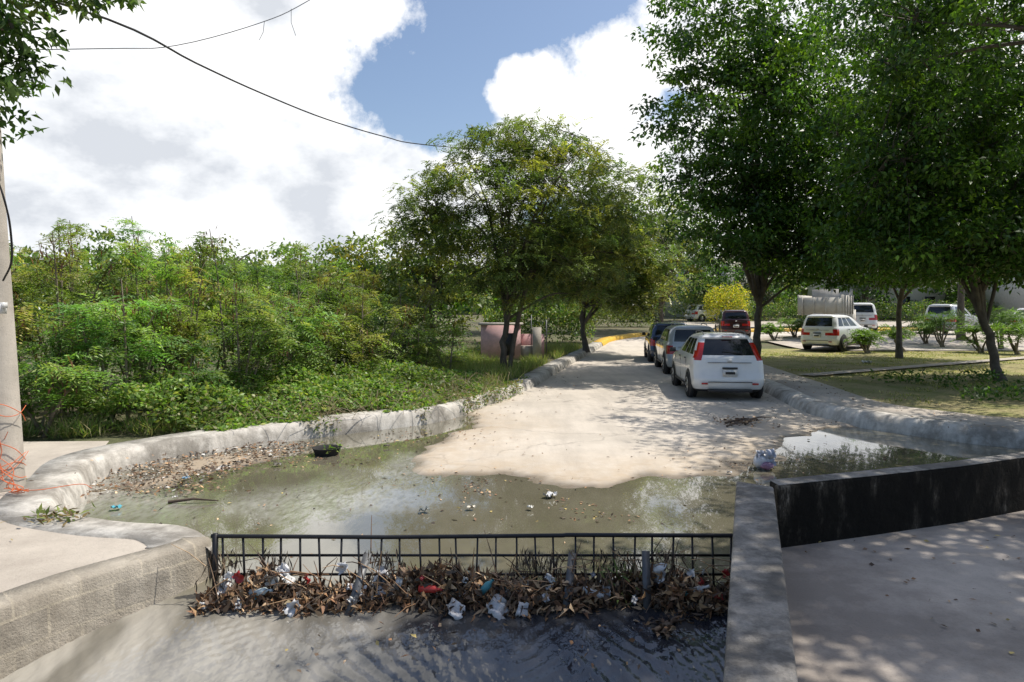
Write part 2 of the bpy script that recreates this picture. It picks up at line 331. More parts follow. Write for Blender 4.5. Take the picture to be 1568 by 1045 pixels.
o=extrude('kerb',dens(LB[iw:],.15),KP,-1,M_KERB,rag=.018)
o=extrude('yellow_kerb',dens(LB2,.3),KP,-1,M_YEL)
o=extrude('kerb',dens(RB),[(0,-.75),(.05,-.02),(.1,.12),(.15,.22),(.22,.27),(.30,.285),(.5,.29),(.53,.22)],-1,M_KERB,rag=.02)
o=extrude('sidewalk',dens(RB),[(.5,.0),(.51,.275),(1.0,.28),(1.65,.28),(1.66,0)],-1,M_PAVE)
WP=[(0,-1.4),(.07,-.3),(.12,.14),(.14,.285),(.16,.305),(.36,.312),(.38,.0)]
o=extrude('channel_wall',dens(LB[:iw+3],.1),WP,-1,M_WALL,rag=.014)
t=nrm(np.gradient(LB,axis=0));off=LB+np.c_[-t[:,1],t[:,0]]*.30
k=int(np.argmax(LB[:,1]>9.2))
pl=[(a[0],a[1],.282) for a in off[:k]]+[(-5.9,10.0,.282),(-8,9.9,.282),(-16,9.0,.282),(-16,-2,.282)]
poly('sidewalk_slab',pl,[list(range(len(pl)))],M_PAVE)
d0=np.array([1.03,2.95]);d0/=np.linalg.norm(d0);n0=np.array([d0[1],-d0[0]])
A=np.array([.81,2.57])-d0*4.2;B=np.array([1.84,5.5])
def wallseg(name,poly2,z0,z1,mat):
    n=len(poly2);v=[(x,y,z0) for x,y in poly2]+[(x,y,z1) for x,y in poly2]
    f=[list(range(n-1,-1,-1)),list(range(n,2*n))]+[[i,(i+1)%n,n+(i+1)%n,n+i] for i in range(n)]
    o=poly(name,v,f,mat);bv=o.modifiers.new('b','BEVEL');bv.width=.018;bv.segments=2;return o
wallseg('channel_wall',[A,A+n0*.25,B+n0*.25,B+np.array([0,.1])],-1.2,.8,M_WALLTOP)
bw=[(2.12,5.44),(3.0,5.74),(4.0,6.10),(5.2,6.62),(8,7.8),(12,9.4)]
pb=[(x,y+.19) for x,y in bw]
wallseg('retaining_wall',bw+pb[::-1],-1,.795,M_BLACK)
wallseg('wall_coping',[(x+.01,y+.012) for x,y in bw]+[(x,y-.012) for x,y in pb[::-1]],.797,.803,M_WALLTOP)
C0=A+n0*.24
pv=[(C0[0],C0[1],.3),(B[0]+n0[0]*.24,B[1]+n0[1]*.24-.05,.3)]+[(x,y+.03,.3) for x,y in bw]+[(14,9.6,.3),(14,-2,.3)]
poly('concrete_platform',pv,[list(range(len(pv)-1,-1,-1))],M_PLAT)
# ---------------------------------------------------------------- fence, debris
e=empty('metal_trash_grate');q=Q();FY=5.36
x0,x1=-2.36,1.84
for i,x in enumerate(np.arange(x0+.1,x1,.153)): 
    xx=x+random.uniform(-.015,.015);box(q,(xx,FY,.17),(.014,.014,.50),roty(random.uniform(-.045,.045)))
tube(q,[(x0,FY,.425),(-1,FY,.416),(.4,FY,.43),(.42,FY-.01,.437),(x1,FY,.428)],.017,8)
for z in (.27,.12): box(q,((x0+x1)/2,FY+.012,z),(x1-x0,.012,.018))
box(q,(x0+.03,FY,.17),(.035,.035,.55))
q.obj('bars',M_METAL,e)
q=Q()
for x,a,b_ in ((-1.17,.22,-.65),(.43,.2,-.62),(1.02,.03,-.3)):
    box(q,(x,FY-.19,.10),(.06,.014,.52),roty(a)@rotx(b_))
q.obj('struts',M_STRUT,e)
def leafquads(q,P,D,Lh,Wd,col,up=None,curl=0.0):
    n=len(P);D=nrm(D)
    U=np.array([0,0,1.])+rng.normal(0,.55,(n,3)) if up is None else up
    Sd=nrm(np.cross(D,U));Nn=np.cross(Sd,D)
    Lh=np.broadcast_to(Lh,(n,))[:,None];Wd=np.broadcast_to(Wd,(n,))[:,None]
    a=P;b=P+D*Lh*.45+Sd*Wd*.5+Nn*Lh*.08;c=P+D*Lh-Nn*Lh*curl;d=P+D*Lh*.45-Sd*Wd*.5+Nn*Lh*.08
    v=np.stack([a,b,c,d],1).reshape(-1,3);f=np.arange(4*n).reshape(-1,4)
    q.add(v,f,np.repeat(col,4,0))
def pick(pal,n,j=.25):
    pal=np.array(pal);c=pal[rng.integers(0,len(pal),n)]
    return np.clip(c*(1+rng.normal(0,j,(n,1))),0.004,.9)
BROWN=[(.26,.14,.065),(.40,.25,.13),(.18,.095,.05),(.50,.35,.21),(.09,.055,.035),(.22,.145,.09),(.12,.095,.07)]
q=Q();n=7500
x=rng.uniform(x0,x1,n);prof=np.clip(-.02+.40*fbm(x*1.0,x*0+2.2,2.6,3),.04,.29)
hgt=rng.random(n)**1.2*prof*1.15
y=FY-.02-rng.random(n)*((.14+.26*vnoise(x,x*0+9,2.3))*(1-hgt/.40))+rng.normal(0,.022,n)
cl=(vnoise(x,y,5)*.8+.6)[:,None]
D=rng.normal(0,1,(n,3))*[.8,.5,.9]
leafquads(q,np.c_[x,y,-.06+hgt],D,rng.uniform(.03,.11,n),rng.uniform(.015,.045,n),pick(BROWN,n,.35)*cl,up=rng.normal(0,1,(n,3)),curl=.35)
for i in range(230):
    x=random.uniform(x0,x1);z=random.uniform(-.03,.24);a=np.array([x,FY-random.uniform(0,.28),z])
    dd=np.array([random.gauss(0,1),random.gauss(0,.4),random.gauss(0,.9)]);dd/=np.linalg.norm(dd)
    L=random.uniform(.10,.38);tube(q,[a,a+dd*L*.5+[0,0,.02],a+dd*L],[.005,.004,.002],4,random.choice(BROWN))
for cx in (-1.0,.12,.3,.95,1.2,-2.25,.75,-1.85):
    n=120;P=np.c_[rng.normal(cx,.07,n),FY-rng.random(n)*.12,rng.uniform(-.02,.36,n)]
    leafquads(q,P,np.c_[rng.normal(0,.3,n),rng.normal(0,.2,n),-np.ones(n)],rng.uniform(.06,.17,n),.012,pick([(.09,.06,.04),(.22,.16,.10),(.05,.04,.03)],n),up=rng.normal(0,1,(n,3)))
n=50;P=np.c_[rng.normal(.85,.1,n),FY-rng.random(n)*.2,rng.uniform(-.02,.2,n)];leafquads(q,P,rng.normal(0,1,(n,3))+[0,0,1],rng.uniform(.08,.2,n),.02,pick([(.16,.24,.06),(.25,.3,.1)],n))
q.obj('leaf_debris_pile',M_LITTER)
def sheet(q,c,sz,col,seed,asp=1.0,flat=False):
    g=np.random.default_rng(seed);m=8;U,V=np.meshgrid(np.linspace(-.5,.5,m),np.linspace(-.5,.5,m))
    edge=1-.35*g.random((m,m))*(np.maximum(abs(U),abs(V))>.45)
    a,b2=g.uniform(6,16,2);ph=g.uniform(0,6,2)
    H=.13*np.sin(a*U+ph[0]+3*V)+.10*np.sin(b2*V+ph[1]-2*U)+g.normal(0,.05,(m,m))
    P=np.stack([U*edge*asp,H,V*edge],-1).reshape(-1,3)*sz
    R=rotz(g.uniform(-.9,.9))@rotx(g.uniform(-1.2,.4) if not flat else 1.45)@roty(g.uniform(-1.5,1.5) if not flat else 0)
    q.add(P@R.T+np.array(c),grid_faces(m,m),col)
q=Q();cols=[(.62,.62,.60),(.5,.5,.5),(.7,.7,.68),(.45,.04,.04),(.08,.30,.32),(.03,.03,.035),(.55,.53,.48),(.35,.36,.38),(.6,.6,.62),(.25,.22,.18)]
for i in range(64):
    zz_=random.uniform(-.03,.17);sheet(q,(random.uniform(x0+.05,x1-.05),FY-.05-random.uniform(.0,.27)*(1-zz_*3),zz_),random.uniform(.03,.11),random.choice(cols),i,random.uniform(.5,1.5))
for i,(x,s_,zc) in enumerate(((-1.05,.2,.02),(-.42,.17,-.03),(-1.62,.13,-.02),(.08,.12,-.03),(-.1,.2,-.02),(-2.2,.16,.03),(.0,.12,.0),(-1.3,.12,.2),(1.1,.2,.16),(-.5,.12,.05),(-1.0,.15,.15),(-1.75,.12,.18))):
    sheet(q,(x,FY-.12-.2*(zc<.0),zc+.02),s_,(.66,.66,.66),400+i,.8)
q.obj('plastic_litter',M_PLASTIC)
q=Q()
for i,(x,z,a,c_) in enumerate(((-1.9,.07,.4,(.5,.6,.62)),(-.2,.10,1.2,(.1,.35,.4)),(.62,.06,-.5,(.55,.58,.6)),(-.62,.09,.1,(.5,.05,.04)),(1.4,.08,.8,(.6,.6,.58)))):
    d_=np.array([math.cos(a),-.2,math.sin(a)*.5]);d_/=np.linalg.norm(d_);o_=np.array([x,FY-.2,z])
    tube(q,[o_-d_*.09,o_-d_*.085,o_+d_*.04,o_+d_*.07,o_+d_*.10],[.004,.028,.028,.011,.011],10,c_)
q.obj('plastic_bottles',M_PLASTIC)
def crumple(q,c,r,col,seed,sq=(1,1,.6)):
    g=np.random.default_rng(seed);nu,nv=18,11
    v=[]
    for j in range(nv):
        ph=math.pi*j/(nv-1)
        for i in range(nu):
            th=2*math.pi*i/nu;k=r*(.82+.3*g.random()+.12*math.sin(3*th+2*ph))
            v.append((c[0]+k*sq[0]*math.sin(ph)*math.cos(th),c[1]+k*sq[1]*math.sin(ph)*math.sin(th),c[2]+k*sq[2]*math.cos(ph)))
    f=[]
    for j in range(nv-1):
        for i in range(nu): f.append([j*nu+i,j*nu+(i+1)%nu,(j+1)*nu+(i+1)%nu,(j+1)*nu+i])
    q.add(v,f,col)
q=Q();crumple(q,(3.48,9.45,.11),.15,(.75,.75,.77),5,(.95,.9,.8));crumple(q,(3.55,9.4,.21),.08,(.7,.7,.73),6,(1,1,.8));crumple(q,(3.48,9.32,.07),.07,(.35,.2,.3),9,(1.2,.6,.7))
for i in range(7): sheet(q,(3.48+random.uniform(-.1,.1),9.35+random.uniform(-.05,.05),.15+random.uniform(-.05,.12)),.12,random.choice([(.78,.78,.8),(.5,.52,.6),(.6,.6,.62)]),700+i)
q.obj('plastic_bag',M_PLASTIC)
e=empty('plastic_tub',(-2.82,10.4,0));q=Q()
th=np.linspace(0,2*np.pi,20,endpoint=False);rings=[(.16,-.03),(.21,.10),(.225,.11),(.195,.105),(.17,.02)]
v=[(r*math.cos(t),r*math.sin(t),z) for r,z in rings for t in th];f=[[j*20+i,j*20+(i+1)%20,(j+1)*20+(i+1)%20,(j+1)*20+i] for j in range(4) for i in range(20)]
q.add(v,f);q.obj('tub_shell',M_TIRE,e)
q=Q();n=40;leafquads(q,np.c_[rng.normal(.15,.1,n),rng.normal(0,.08,n),rng.uniform(.05,.13,n)],rng.normal(0,1,(n,3))+[0,0,.3],.07,.035,pick([(.1,.2,.04),(.2,.25,.06)],n));q.obj('weeds',M_LEAF,e)
q=Q();n=5200
cand=np.c_[rng.uniform(-2,6.5,n*4),rng.uniform(8,22,n*4)]
s=-sd_poly(cand,DRY);c_=sd_poly(cand,CORR);cz=sstep(fbm(cand[:,0],cand[:,1],1.3,3),.38,.58)
pr=np.exp(-np.abs(s-.25)*2.2)*.30*cz+.006+.10*np.exp(-np.abs(c_+.2)*4)
m=(rng.random(len(cand))<pr)&(c_<-.02);cand=cand[m];nz=fbm(cand[:,0],cand[:,1],1.0,5)-.5
dd_=-sd_poly(cand,DRY)+nz*1.5
zz=np.maximum(-.07+.11*sstep(dd_,-.5,.6)+.03*sstep(dd_,.3,3),.0)+.012;n=len(cand)
leafquads(q,np.c_[cand,zz],np.c_[rng.normal(0,1,(n,2)),rng.normal(0,.12,n)],rng.uniform(.02,.08,n),rng.uniform(.012,.035,n),pick(BROWN,n,.3))
n=2200;cand=np.c_[rng.uniform(-5.4,-2.8,n),rng.uniform(7.9,11.2,n)];cand=cand[sd_poly(cand,BAR)<.15];n=len(cand)
leafquads(q,np.c_[cand,np.full(n,.055)],np.c_[rng.normal(0,1,(n,2)),rng.normal(0,.2,n)],rng.uniform(.02,.10,n),rng.uniform(.015,.04,n),pick(BROWN+[(.5,.48,.44)],n,.3))
def scat(n,xa,xb,ya,yb,z,lo=.02,hi=.08,cl=False):
    P=np.c_[rng.uniform(xa,xb,n),rng.uniform(ya,yb,n),np.full(n,z)]
    if cl: P=P[fbm(P[:,0],P[:,1],1.2,3)>.48]
    n=len(P)
    leafquads(q,P,np.c_[rng.normal(0,1,(n,2)),rng.normal(0,.1,n)],rng.uniform(lo,hi,n),rng.uniform(.012,.035,n),pick(BROWN+[(.45,.35,.12)],n,.3))
scat(90,-4,2,6,9,.006);scat(700,-.6,2.8,7.0,8.9,.006,.02,.07,True);scat(500,-4.6,-2.5,7.6,10.5,.006,.02,.07,True);scat(200,-2.6,-1.2,9.5,12.5,.006,.03,.09,True);scat(140,2.3,6,3,5.8,.31,.02,.06);scat(60,-6,-4,4,9,.30);scat(120,7,9,11,16,.29);scat(300,6.9,8.1,14,30,.29);scat(500,8.2,16,14,30,.27,.03,.1);scat(40,-1.5,1.2,4.2,5.0,-.02)
q.obj('fallen_leaves',M_LITTER)
q=Q()
for x,y,s_,c_ in ((.45,8.0,.14,(.75,.75,.74)),(-.95,7.4,.10,(.1,.12,.12)),(-4.35,7.5,.09,(.1,.4,.5)),(.2,7.5,.06,(.6,.6,.55)),(-.45,7.5,.08,(.6,.55,.45)),(-3.9,7.9,.05,(.7,.7,.7)),(-4.6,8.5,.06,(.65,.65,.6)),(-4.0,9.4,.06,(.6,.6,.6)),(1.3,10.5,.05,(.5,.05,.04)),(2.9,9.1,.06,(.6,.6,.6)),(13,25,.25,(.8,.8,.78)),(-2.0,10.9,.09,(.15,.13,.1)),(-3.3,9.6,.1,(.1,.09,.07)),(-1.6,11.6,.08,(.12,.1,.08)),(-4.2,8.8,.08,(.2,.35,.5)),(-3.6,10.2,.07,(.7,.68,.6))):
    sheet(q,(x,y,.04 if y<20 else .3),s_,c_,int(abs(x*100)+y*10),1.3,True)
q.obj('floating_trash',M_PLASTIC)
q=Q();n=1000
cand=np.c_[rng.uniform(-5.4,-2.8,n),rng.uniform(7.9,11.2,n)];cand=cand[sd_poly(cand,BAR)<.05-.35*rng.random(n)]
for x,y in cand:
    s_=random.uniform(.008,.028);box(q,(x,y,.042+random.uniform(0,.012)),(s_,s_*1.2,s_*.7),rotz(random.random()*6)@rotx(random.uniform(-.5,.5)),random.choice([(.3,.25,.18),(.38,.32,.25),(.2,.16,.12),(.46,.42,.36)]),.6)
q.obj('gravel',M_LITTER)
q=Q()
for (x,y,L,a) in ((4.0,12.8,.9,.6),(4.3,12.6,.7,.9),(4.1,12.9,.5,.2),(3.9,12.4,.6,.7),(4.5,13.1,.7,.5),(-3.9,7.75,.55,.1),(1.05,4.75,.35,1.0),(1.0,4.8,.3,.6)):
    zb=.09 if y>10 else (.02 if y>6 else -.06)
    tube(q,[(x,y,zb),(x+L*.5*math.cos(a),y+L*.5*math.sin(a),zb+.03),(x+L*math.cos(a),y+L*math.sin(a),zb)],[.02,.015,.006],5,(.1,.07,.05))
n=160;P=np.c_[rng.normal(4.3,.25,n),rng.normal(12.9,.25,n),rng.uniform(.07,.14,n)];leafquads(q,P,rng.normal(0,1,(n,3))*[1,1,.3],.09,.04,pick(BROWN,n))
n=60;P=np.c_[rng.normal(1.08,.07,n),rng.normal(4.85,.09,n),rng.uniform(-.08,-.02,n)];leafquads(q,P,rng.normal(0,1,(n,3))*[1,1,.3],.07,.025,pick(BROWN[2:],n)*.5)
q.obj('driftwood',M_LITTER)
# ---------------------------------------------------------------- vegetation
def fronds(q,P,D,L,k,ll,lw,col,droop=.35):
    n=len(P);D=nrm(D);L=np.broadcast_to(L,(n,))
    Sd=nrm(np.cross(D,np.array([0,0,1.])+rng.normal(0,.3,(n,3))))
    for i in range(k):
        t=(i+1.)/k
        base=P+D*(L*t)[:,None]+np.array([0,0,-1.])*(L*droop*t*t)[:,None]
        for s in (-1,1):
            dd=Sd*s+D*.45+rng.normal(0,.12,(n,3))-np.array([0,0,.15])
            leafquads(q,base,dd,ll*(1-.4*abs(t-.45)),lw,col*(1+.12*rng.normal(0,1,(n,1))),up=np.array([0,0,1.])+rng.normal(0,.25,(n,3)))
def make_tree(name,trunk,r0,ells,pal,leaf=.13,lw=.06,npc=60,cr_=.55,pinn=False,seed=1,limbs=10,sub=None,shell=.45,flat=.5,droop=.35,mat=None,tips=0.):
    g=np.random.default_rng(seed);e=empty(name,trunk[0]);o0=np.array(trunk[0],float)
    qb=Q();tr=cr(trunk,4);tr=tr+np.r_[np.zeros((1,3)),g.normal(0,.03,(len(tr)-1,3))]
    tube(qb,tr-o0,np.linspace(r0,r0*.6,len(tr))*np.r_[1.35,1.1,np.ones(len(tr)-2)],9)
    C=[];RD=[]
    for (cx,cy,cz,rx,ry,rz,nn) in ells:
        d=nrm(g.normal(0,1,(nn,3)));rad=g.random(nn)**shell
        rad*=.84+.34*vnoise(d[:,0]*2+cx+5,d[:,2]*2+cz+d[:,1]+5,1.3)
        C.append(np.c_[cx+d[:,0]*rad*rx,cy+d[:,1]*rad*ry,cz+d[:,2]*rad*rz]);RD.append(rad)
    C=np.concatenate(C);RD=np.concatenate(RD)
    idx=g.choice(len(C),min(limbs,len(C)),replace=False);LP=[]
    for i in idx:
        c=C[i];st=tr[g.integers(len(tr)//2,len(tr))];mid=st*.5+c*.5+[0,0,.12*np.linalg.norm(c-st)]+g.normal(0,.2,3)
        L=cr([st,mid,c],5);tube(qb,L-o0,np.linspace(r0*.45,r0*.09,len(L)),6);LP.append(L)
    LPa=np.concatenate(LP)
    for i in range(len(C)):
        if g.random()<.5:
            dd=np.linalg.norm(LPa-C[i],axis=1);a=LPa[dd.argmin()]
            if 0.2<dd.min()<2.6: tube(qb,[a-o0,(a+C[i])/2-o0+g.normal(0,.08,3),C[i]-o0],[r0*.12,r0*.08,r0*.03],4)
    qb.obj('trunk_and_limbs',M_BARK,e,smooth=True)
    ql=Q();n=len(C)
    m=npc;cl=np.repeat(np.arange(n),m)
    csz=g.uniform(.55,1.4,n)*cr_
    off=nrm(g.normal(0,1,(n*m,3)))*(g.random((n*m,1))**.5)*csz[cl][:,None]*[1,1,flat]
    P=C[cl]+off
    outd=nrm(off*[1,1,.3]+g.normal(0,.35,(n*m,3))+[0,0,-.2])
    pal=np.array(pal);w=g.integers(0,len(pal),n)
    base=pal[w]*(g.uniform(.7,1.25,(n,1)))*(.55+.5*np.clip(RD,0,1))[:,None]  # inner clumps darker: shade of the crown interior painted into leaf colour
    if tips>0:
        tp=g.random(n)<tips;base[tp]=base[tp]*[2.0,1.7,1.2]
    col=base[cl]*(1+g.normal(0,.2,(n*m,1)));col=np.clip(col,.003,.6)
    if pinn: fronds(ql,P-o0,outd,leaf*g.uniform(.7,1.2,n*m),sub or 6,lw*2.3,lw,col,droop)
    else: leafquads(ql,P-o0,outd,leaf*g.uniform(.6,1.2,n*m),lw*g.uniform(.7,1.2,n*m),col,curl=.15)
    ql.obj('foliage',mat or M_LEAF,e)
    return e
GR_C=[(.15,.21,.07),(.20,.25,.08),(.115,.175,.06),(.28,.28,.07),(.165,.21,.08)]
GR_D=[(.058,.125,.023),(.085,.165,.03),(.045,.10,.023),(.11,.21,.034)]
GR_Y=[(.28,.30,.045),(.38,.33,.045),(.17,.23,.045)]
GR_B=[(.16,.24,.08),(.18,.29,.08),(.12,.195,.06),(.24,.28,.10)]
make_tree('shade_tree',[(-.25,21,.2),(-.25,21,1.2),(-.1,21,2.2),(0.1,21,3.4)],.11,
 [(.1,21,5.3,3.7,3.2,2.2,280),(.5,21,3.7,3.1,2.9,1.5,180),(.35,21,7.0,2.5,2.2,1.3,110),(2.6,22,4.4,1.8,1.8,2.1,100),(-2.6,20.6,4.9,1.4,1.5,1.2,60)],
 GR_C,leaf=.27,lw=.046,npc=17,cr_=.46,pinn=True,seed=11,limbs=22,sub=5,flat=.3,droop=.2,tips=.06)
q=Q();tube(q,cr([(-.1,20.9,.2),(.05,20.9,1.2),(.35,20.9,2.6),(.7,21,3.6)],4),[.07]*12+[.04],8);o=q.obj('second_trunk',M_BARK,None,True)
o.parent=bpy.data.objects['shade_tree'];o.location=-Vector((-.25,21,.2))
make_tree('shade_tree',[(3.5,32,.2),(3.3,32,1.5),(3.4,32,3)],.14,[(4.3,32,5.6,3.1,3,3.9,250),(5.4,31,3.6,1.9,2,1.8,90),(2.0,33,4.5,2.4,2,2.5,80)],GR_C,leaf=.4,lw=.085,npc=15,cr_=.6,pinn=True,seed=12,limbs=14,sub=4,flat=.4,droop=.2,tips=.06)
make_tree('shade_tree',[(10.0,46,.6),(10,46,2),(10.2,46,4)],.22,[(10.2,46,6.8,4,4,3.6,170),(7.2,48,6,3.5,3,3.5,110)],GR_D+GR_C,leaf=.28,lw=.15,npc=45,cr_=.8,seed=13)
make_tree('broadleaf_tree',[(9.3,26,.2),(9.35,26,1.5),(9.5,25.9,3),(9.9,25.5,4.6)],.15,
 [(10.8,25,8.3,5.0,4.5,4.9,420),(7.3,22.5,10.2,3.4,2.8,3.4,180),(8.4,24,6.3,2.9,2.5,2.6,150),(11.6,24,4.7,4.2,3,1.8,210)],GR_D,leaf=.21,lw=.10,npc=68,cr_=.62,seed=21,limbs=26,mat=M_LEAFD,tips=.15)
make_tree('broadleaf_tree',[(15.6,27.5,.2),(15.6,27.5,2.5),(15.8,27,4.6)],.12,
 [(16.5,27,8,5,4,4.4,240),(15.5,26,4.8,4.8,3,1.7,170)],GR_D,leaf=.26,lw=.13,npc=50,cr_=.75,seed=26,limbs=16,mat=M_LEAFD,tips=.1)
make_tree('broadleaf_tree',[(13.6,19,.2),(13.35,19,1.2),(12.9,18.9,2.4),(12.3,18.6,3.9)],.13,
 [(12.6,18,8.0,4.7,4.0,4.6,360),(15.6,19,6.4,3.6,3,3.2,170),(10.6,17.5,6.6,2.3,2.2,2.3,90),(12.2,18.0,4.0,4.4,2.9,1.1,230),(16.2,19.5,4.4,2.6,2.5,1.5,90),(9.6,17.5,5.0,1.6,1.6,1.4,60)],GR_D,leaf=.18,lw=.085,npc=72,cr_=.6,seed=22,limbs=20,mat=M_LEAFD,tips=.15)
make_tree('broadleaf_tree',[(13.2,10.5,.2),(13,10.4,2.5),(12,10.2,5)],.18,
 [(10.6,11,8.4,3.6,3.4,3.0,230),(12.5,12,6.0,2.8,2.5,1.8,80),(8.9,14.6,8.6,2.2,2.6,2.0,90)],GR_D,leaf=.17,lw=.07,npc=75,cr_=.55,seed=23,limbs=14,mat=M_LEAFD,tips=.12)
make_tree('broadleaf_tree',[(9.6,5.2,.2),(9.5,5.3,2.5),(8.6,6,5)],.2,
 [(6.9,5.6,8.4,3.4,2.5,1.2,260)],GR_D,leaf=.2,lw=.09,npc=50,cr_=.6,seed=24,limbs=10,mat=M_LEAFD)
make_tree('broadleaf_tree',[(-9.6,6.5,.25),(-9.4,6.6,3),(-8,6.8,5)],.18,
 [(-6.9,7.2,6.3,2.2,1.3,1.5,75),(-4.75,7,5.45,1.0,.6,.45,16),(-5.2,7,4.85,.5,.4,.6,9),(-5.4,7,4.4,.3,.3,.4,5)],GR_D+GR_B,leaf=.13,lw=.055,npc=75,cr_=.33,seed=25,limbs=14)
k=0
for (x,y,z,r,h,pal) in [(-8.5,40,3.6,3.2,2.6,GR_Y+GR_C),(-13,44,3.6,3.5,2.6,GR_B),(-4.5,38,4.2,3,3,GR_C),(-19,44,3.6,3.6,2.7,GR_B),(-26,46,4,4,3,GR_B),(0,46,4.5,4,4,GR_C),(17,62,5,4,4.2,GR_D),(24,66,5,5,4.5,GR_D+GR_C),(33,64,5.4,5,4.6,GR_D),(42,66,5,5,5,GR_D),(3.5,60,5.5,4.5,4.2,GR_C+GR_D),(25,38,8,5,3.6,GR_D)]:
    k+=1;make_tree('background_tree',[(x,y,.2+float(rise(y))),(x,y,z*.5),(x+.2,y,z)],.2,[(x,y,z+.6,r,r*.9,h,110),(x+1,y,z-1,r*.9,r*.8,h*.7,50)],pal,leaf=.32,lw=.18,npc=32,cr_=.75,seed=40+k,limbs=8)
q=Q();n=30000
ang=rng.uniform(-1.0,1.0,n);dist=rng.uniform(78,110,n);x=dist*np.sin(ang);y=dist*np.cos(ang)
top=4.6+3.6*fbm(x,y,.06,4)
z=rng.random(n)**.7*top+.8
leafquads(q,np.c_[x,y,z],rng.normal(0,1,(n,3)),rng.uniform(.8,1.4,n),rng.uniform(.5,.9,n),pick(GR_B+GR_D,n,.25));q.obj('distant_trees',M_LEAF)
def shrub(x,y,h,seed,spread=1.0,pal=GR_B,nb=9):
    g=np.random.default_rng(seed);e=empty('wild_shrub',(x,y,.2));qb=Q();ql=Q()
    ns=g.integers(5,8);tint=g.uniform(.75,1.3)*np.array([g.uniform(.8,1.35),1,g.uniform(.8,1.1)])
    for s in range(ns):
        a=g.uniform(0,6.28);b=np.array([g.normal(0,.25),g.normal(0,.25),0]);hh=h*g.uniform(.5,1.0) if s else h*g.uniform(.95,1.12)
        r=spread*g.uniform(.25,1.1)*(0.3 if s==0 else 1)
        st=cr([b,b+[r*.25*math.cos(a),r*.25*math.sin(a),hh*.35],b+[r*.6*math.cos(a),r*.6*math.sin(a),hh*.7],b+[r*math.cos(a),r*math.sin(a),hh*.93]],5)
        tube(qb,st,np.linspace(.034,.008,len(st)),5)
        for k in range(nb):
            t=g.uniform(.25,1)**.7;i=min(int(t*(len(st)-1)),len(st)-2);p0=st[i]
            aa=g.uniform(0,6.28);bl=g.uniform(.25,.8)*(1.25-t*.85)
            tip=p0+[bl*math.cos(aa),bl*math.sin(aa),bl*g.uniform(.1,.8)]
            tube(qb,[p0,(p0+tip)/2+[0,0,.05],tip],[.01,.007,.004],3)
            nf=9;tt=g.uniform(.25,1.05,nf)[:,None];P=p0+(tip-p0)*tt
            D=g.normal(0,1,(nf,3))*[1,1,.35]+[0,0,.15]
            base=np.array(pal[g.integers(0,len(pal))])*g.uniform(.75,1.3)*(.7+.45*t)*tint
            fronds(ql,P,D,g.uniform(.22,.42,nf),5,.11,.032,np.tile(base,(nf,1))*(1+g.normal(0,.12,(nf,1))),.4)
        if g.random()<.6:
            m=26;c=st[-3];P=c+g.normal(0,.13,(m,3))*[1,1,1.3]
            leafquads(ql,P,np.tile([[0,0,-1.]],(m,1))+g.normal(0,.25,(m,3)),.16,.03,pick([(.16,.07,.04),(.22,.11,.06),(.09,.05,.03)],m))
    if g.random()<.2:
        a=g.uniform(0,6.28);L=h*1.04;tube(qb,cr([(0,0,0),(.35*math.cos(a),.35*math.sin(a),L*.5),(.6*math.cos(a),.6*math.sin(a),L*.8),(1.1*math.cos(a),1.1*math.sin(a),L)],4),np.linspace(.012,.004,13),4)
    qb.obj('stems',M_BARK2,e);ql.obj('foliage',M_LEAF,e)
def topv(u): return np.interp(u,[-100,0,60,120,180,240,270,330,360,400,430,460,500,545,600,700],[335,330,325,310,285,300,355,355,300,350,395,365,390,370,410,430])
line=np.array([(-10.2,9.9),(-8.6,10.3),(-7.3,10.9),(-6.3,12.1),(-5.2,13.6),(-4.2,15.2),(-3.3,17.2),(-2.6,19.5)])
k=0
for row,(off,n_) in enumerate([(0.15,12),(1.5,12),(3.2,11),(5.2,10)]):
    for t in np.linspace(0,1,n_):
        i=t*(len(line)-1);a=int(min(i,len(line)-2));p=line[a]+(line[a+1]-line[a])*(i-a)
        x=p[0]-off*.72-row*.5*(1-t)+random.uniform(-.4,.4);y=p[1]+off*.75+random.uniform(-.3,.4)
        u=784+x/y*1045;h=(475-topv(u))/1045*y+2.2-.2
        h*=random.uniform(.66,1.0) if row>0 else random.uniform(.40,.78)
        if row==3: h*=1.05
        k+=1;shrub(x,y,max(1.3,h),100+k,1.15)
q=Q();n=36000
x=rng.uniform(-16,0,n);y=rng.uniform(10.3,30,n)
lx=np.interp(y,[10.3,10.9,12.1,13.6,15.2,17.2,19.5,30],[-8.6,-7.2,-6.1,-5.0,-4.0,-3.0,-2.3,-1.])
m=(x<lx)&(x>-y*.95);x=x[m];y=y[m];lx=lx[m];n=len(x)
z=.15+rng.random(n)**1.1*(np.minimum(2.3,.45+(lx-x)*.9)*(.4+fbm(x,y,.8,3)))
leafquads(q,np.c_[x,y,z],rng.normal(0,1,(n,3))*[1,1,.6]+[0,0,.2],rng.uniform(.08,.18,n),rng.uniform(.03,.07,n),pick(GR_B+GR_D,n,.25));q.obj('undergrowth',M_LEAF)
q=Q();n=46000
y=rng.uniform(10.8,20,n);kx=np.interp(y,LB[iw+20:,1],LB[iw+20:,0]);x=kx-.35-rng.random(n)**1.2*3.8
dd=kx-x;fm=fbm(x,y,1.5,3);m=(x/y>-.66)&((fm>.34)|(dd>.9))
x=x[m];y=y[m];dd=dd[m];n=len(x)
mound=(.08+.55*sstep(dd,.4,2.0))*(.35+1.3*fbm(x,y,1.3,3))*np.interp(y,[11,16,18,20],[1,1,.5,.3])
z=.22+mound*(.5+.6*rng.random(n)**.5)
vc=pick([(.15,.24,.06),(.18,.28,.065),(.11,.18,.045),(.26,.27,.10)],n,.25)*(.6+.9*vnoise(x,y,1.6))[:,None]
